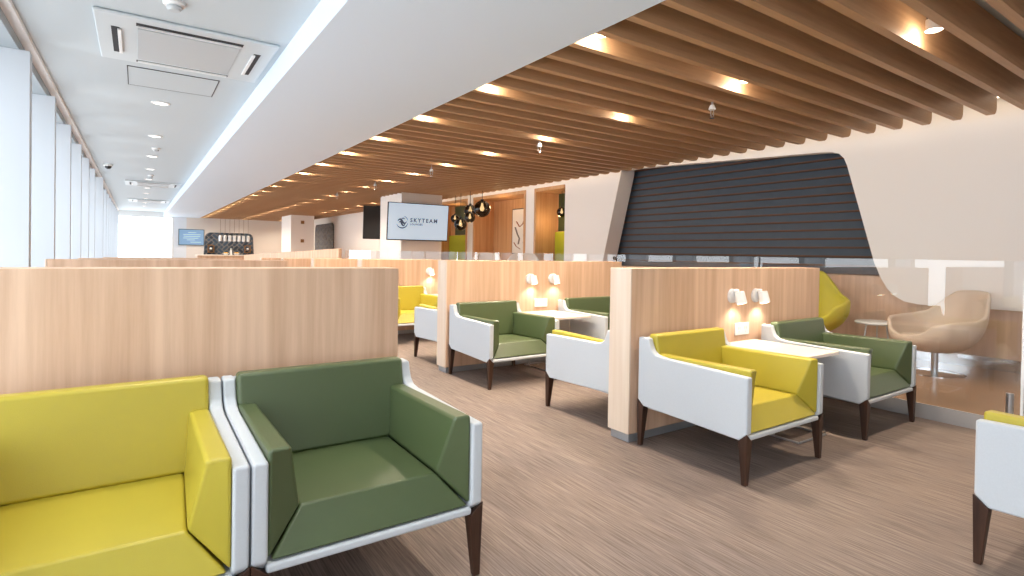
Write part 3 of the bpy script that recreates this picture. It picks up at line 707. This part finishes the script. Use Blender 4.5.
# ------------------------------------------------------------------ spot lights between the slats, sprinklers
GY = [1.50+1.4*k for k in range(0, 22)]
sp = None
for ci, x in enumerate((2.72, 4.47, 6.22)):
    for k, y in enumerate(GY):
        if ci == 0 and k == 0: continue
        if ci == 2 and (k < 11 or 16 <= k <= 18): continue
        g = 'slat spotlights, ' + ['bulkhead side row', 'middle row', 'far right row'][ci]
        lab = 'small warm spotlight between the ceiling slats in the %s' % ['row beside the white bulkhead', 'row over the middle of the booths', 'far row towards the right wall'][ci]
        if ci == 1 and k == 0: lab = 'bright warm spotlight between the ceiling slats at the top right, nearest the viewer'
        if sp is None:
            sp = thing('slat_spotlight', lab, 'spotlight', (x, y, ZU), 0, g)
            hs = MB().cyl((0, 0, -.001), (0, 0, -.13), .045, .045, 20).build('housing', 'black', sp)
            MB().lathe([(.036, -.205), (.05, -.205), (.05, -.13), (.036, -.13)], (0, 0, 0), 20).build('trim_ring', 'plate', sp)
            MB().cyl((0, 0, -.13), (0, 0, -.20), .035, .035, 20).build('lens', 'lens', hs); o = sp
        else:
            o = place(sp, (x, y, ZU), 0, lab); o['group'] = g
        l = bpy.data.lights.new('spot_glow', 'POINT'); l.energy = 14 if k < 8 else 4; l.color = (1, .86, .68); l.shadow_soft_size = .03
        lo = bpy.data.objects.new('spot_glow', l); COL.objects.link(lo); lo.location = (x, y+.03, ZB+.035)
        if True:
            l = bpy.data.lights.new('spot_beam', 'SPOT'); l.energy = 300 if k < 8 else 190; l.color = (1, .84, .66); l.shadow_soft_size = .05; l.spot_size = math.radians(140); l.spot_blend = 1
            lo = bpy.data.objects.new('spot_beam', l); COL.objects.link(lo); lo.location = (x, y, ZB+.01)
# glowing strip added in the slot by the slat ends to brighten the right wall
t = thing('added_wall_fill_strip', 'added slim warm fill strip hidden in the slot between slat ends and right wall', 'added fill light', (7.42, 8.0, 3.0695))
MB().box(-.04, .04, -12, 10, -.05, 0).build('housing', 'plate', t, smooth=False)
MB().box(-.025, .025, -11.9, 9.9, -.056, -.0505).build('fill_glow', mat('added_fill_glow', (1, .9, .78, 1), .5, emit=(1, .84, .66, 1), estr=9), t, smooth=False)
spr = None
for k, (x, y, lab) in enumerate(((4.6, 3.34, 'nearest chrome sprinkler head hanging below the slats'), (4.42, 5.88, 'second chrome sprinkler head hanging below the slats'), (4.3, 8.9, 'third chrome sprinkler head hanging below the slats, further back'), (4.3, 11.7, 'fourth chrome sprinkler head hanging below the slats, far back'), (4.3, 14.5, 'fifth chrome sprinkler head hanging below the slats, furthest back'))):
    if spr is None:
        spr = thing('sprinkler', lab, 'sprinkler', (x, y, ZU), 0, 'ceiling sprinklers')
        MB().cyl((0, 0, -.001), (0, 0, -.30), .012, .012, 12).build('pipe', 'steel', spr)
        MB().lathe([(0, -.30), (.02, -.30), (.035, -.335), (.033, -.345), (0, -.345)], (0, 0, 0), 20).build('collar', 'plate', spr)
        MB().lathe([(0, -.345), (.014, -.35), (.018, -.38), (.010, -.405), (0, -.41)], (0, 0, 0), 14).build('glass_bulb', 'clear', spr)
        MB().tube([(.022, 0, -.34), (.022, 0, -.40), (0, 0, -.425), (-.022, 0, -.40), (-.022, 0, -.34)], .004, 8).build('yoke', 'steel', spr)
        MB().cyl((0, 0, -.424), (0, 0, -.430), .024, .024, 16).build('deflector', 'chrome', spr)
    else: place(spr, (x, y, ZU), 0, lab)

# ------------------------------------------------------------------ lights
def add_light(kind, loc, energy, color=(1, 1, 1), size=.05, rot=(0, 0, 0), **kw):
    l = bpy.data.lights.new('lamp_light', kind); l.energy = energy; l.color = color
    if kind != 'AREA': l.shadow_soft_size = size
    for a, v in kw.items(): setattr(l, a, v)
    o = bpy.data.objects.new('lamp_light', l); COL.objects.link(o); o.location = loc; o.rotation_euler = rot
    return o
for (x, y, z) in ((3.973, 2.565, .912), (4.298, 2.565, .907), (3.838, 5.143, .927), (4.173, 5.143, .927), (3.898, 7.973, .912)):
    add_light('SPOT', (x, y, z), 6.5, (1, .88, .72), .025, (math.radians(14), 0, 0), spot_size=math.radians(125), spot_blend=.8)
for y in [.9, 3.3]+dy[:6]:  # list head: unseen lamps without fittings, added to brighten the foreground chairs
    add_light('SPOT', (.21, y, ZC-.03), 170 if y < 4 else 40, (1, .93, .84), .06, (0, 0, 0), spot_size=math.radians(130), spot_blend=.9)
for (x, y, z) in ((6.9, 12.1, 1.75), (7.85, 9.75, 2.05), (7.8, 14.4, 2.4), (7.5, 11.6, 2.5)):
    add_light('POINT', (x, y, z), 14, (1, .66, .34), .08)
# sky: daylight enters through the window bays
wd = bpy.data.worlds.new('sky'); S.world = wd; wd.use_nodes = True
nt = wd.node_tree; bg = nt.nodes['Background']
tc = nt.nodes.new('ShaderNodeTexCoord'); sx = nt.nodes.new('ShaderNodeSeparateXYZ'); cr = nt.nodes.new('ShaderNodeValToRGB')
nt.links.new(tc.outputs['Generated'], sx.inputs[0]); nt.links.new(sx.outputs['Z'], cr.inputs['Fac'])
cr.color_ramp.elements[0].position = 0; cr.color_ramp.elements[0].color = (.95, .975, 1, 1)
cr.color_ramp.elements[1].position = .7; cr.color_ramp.elements[1].color = (.84, .93, 1, 1)
nt.links.new(cr.outputs['Color'], bg.inputs['Color']); bg.inputs['Strength'].default_value = 8.0
def portal(loc, rot, sx_, sy_):
    l = bpy.data.lights.new('window_portal', 'AREA'); l.shape = 'RECTANGLE'; l.size = sx_; l.size_y = sy_
    l.cycles.is_portal = True
    o = bpy.data.objects.new('window_portal', l); COL.objects.link(o); o.location = loc; o.rotation_euler = rot
for y0, y1 in ((-5, -1), (-1, 3), (3, 7), (7, 12), (12, 20), (20, 32)):
    portal((XW-.08, (y0+y1)/2, 1.47), (0, -PI/2, 0), 2.75, y1-y0)
portal((-.54, YB-.25, 1.45), (PI/2, 0, 0), 1.75, 2.6)  # daylight through the added window behind the camera
portal((.28, YE+.1, 1.43), (-PI/2, 0, 0), 2.2, 2.65)

# ------------------------------------------------------------------ camera
cam = bpy.data.cameras.new('camera'); co = bpy.data.objects.new('camera', cam); COL.objects.link(co); S.camera = co
yw, pt, rl = math.radians(34.27742443), math.radians(-.68856681), math.radians(.97170066)
f = Vector((math.sin(yw)*math.cos(pt), math.cos(yw)*math.cos(pt), math.sin(pt)))
rt = Vector((math.cos(yw), -math.sin(yw), 0)); up = rt.cross(f)
r2 = rt*math.cos(rl)+up*math.sin(rl); u2 = up*math.cos(rl)-rt*math.sin(rl)
mw = Matrix((r2, u2, -f)).transposed().to_4x4(); mw.translation = (0, 0, 1.3)
co.matrix_world = mw
cam.sensor_width = 36; cam.sensor_fit = 'HORIZONTAL'; cam.lens = 548.775*36/1024; cam.shift_y = -(288-259.61)/1024
cam.clip_start = .05; cam.clip_end = 200
S.view_settings.view_transform = 'Standard'; S.view_settings.look = 'None'; S.view_settings.exposure = -.76
S.cycles.max_bounces = 10; S.cycles.diffuse_bounces = 6; S.cycles.transparent_max_bounces = 24
S.cycles.sample_clamp_indirect = 6; S.cycles.caustics_reflective = False; S.cycles.caustics_refractive = False
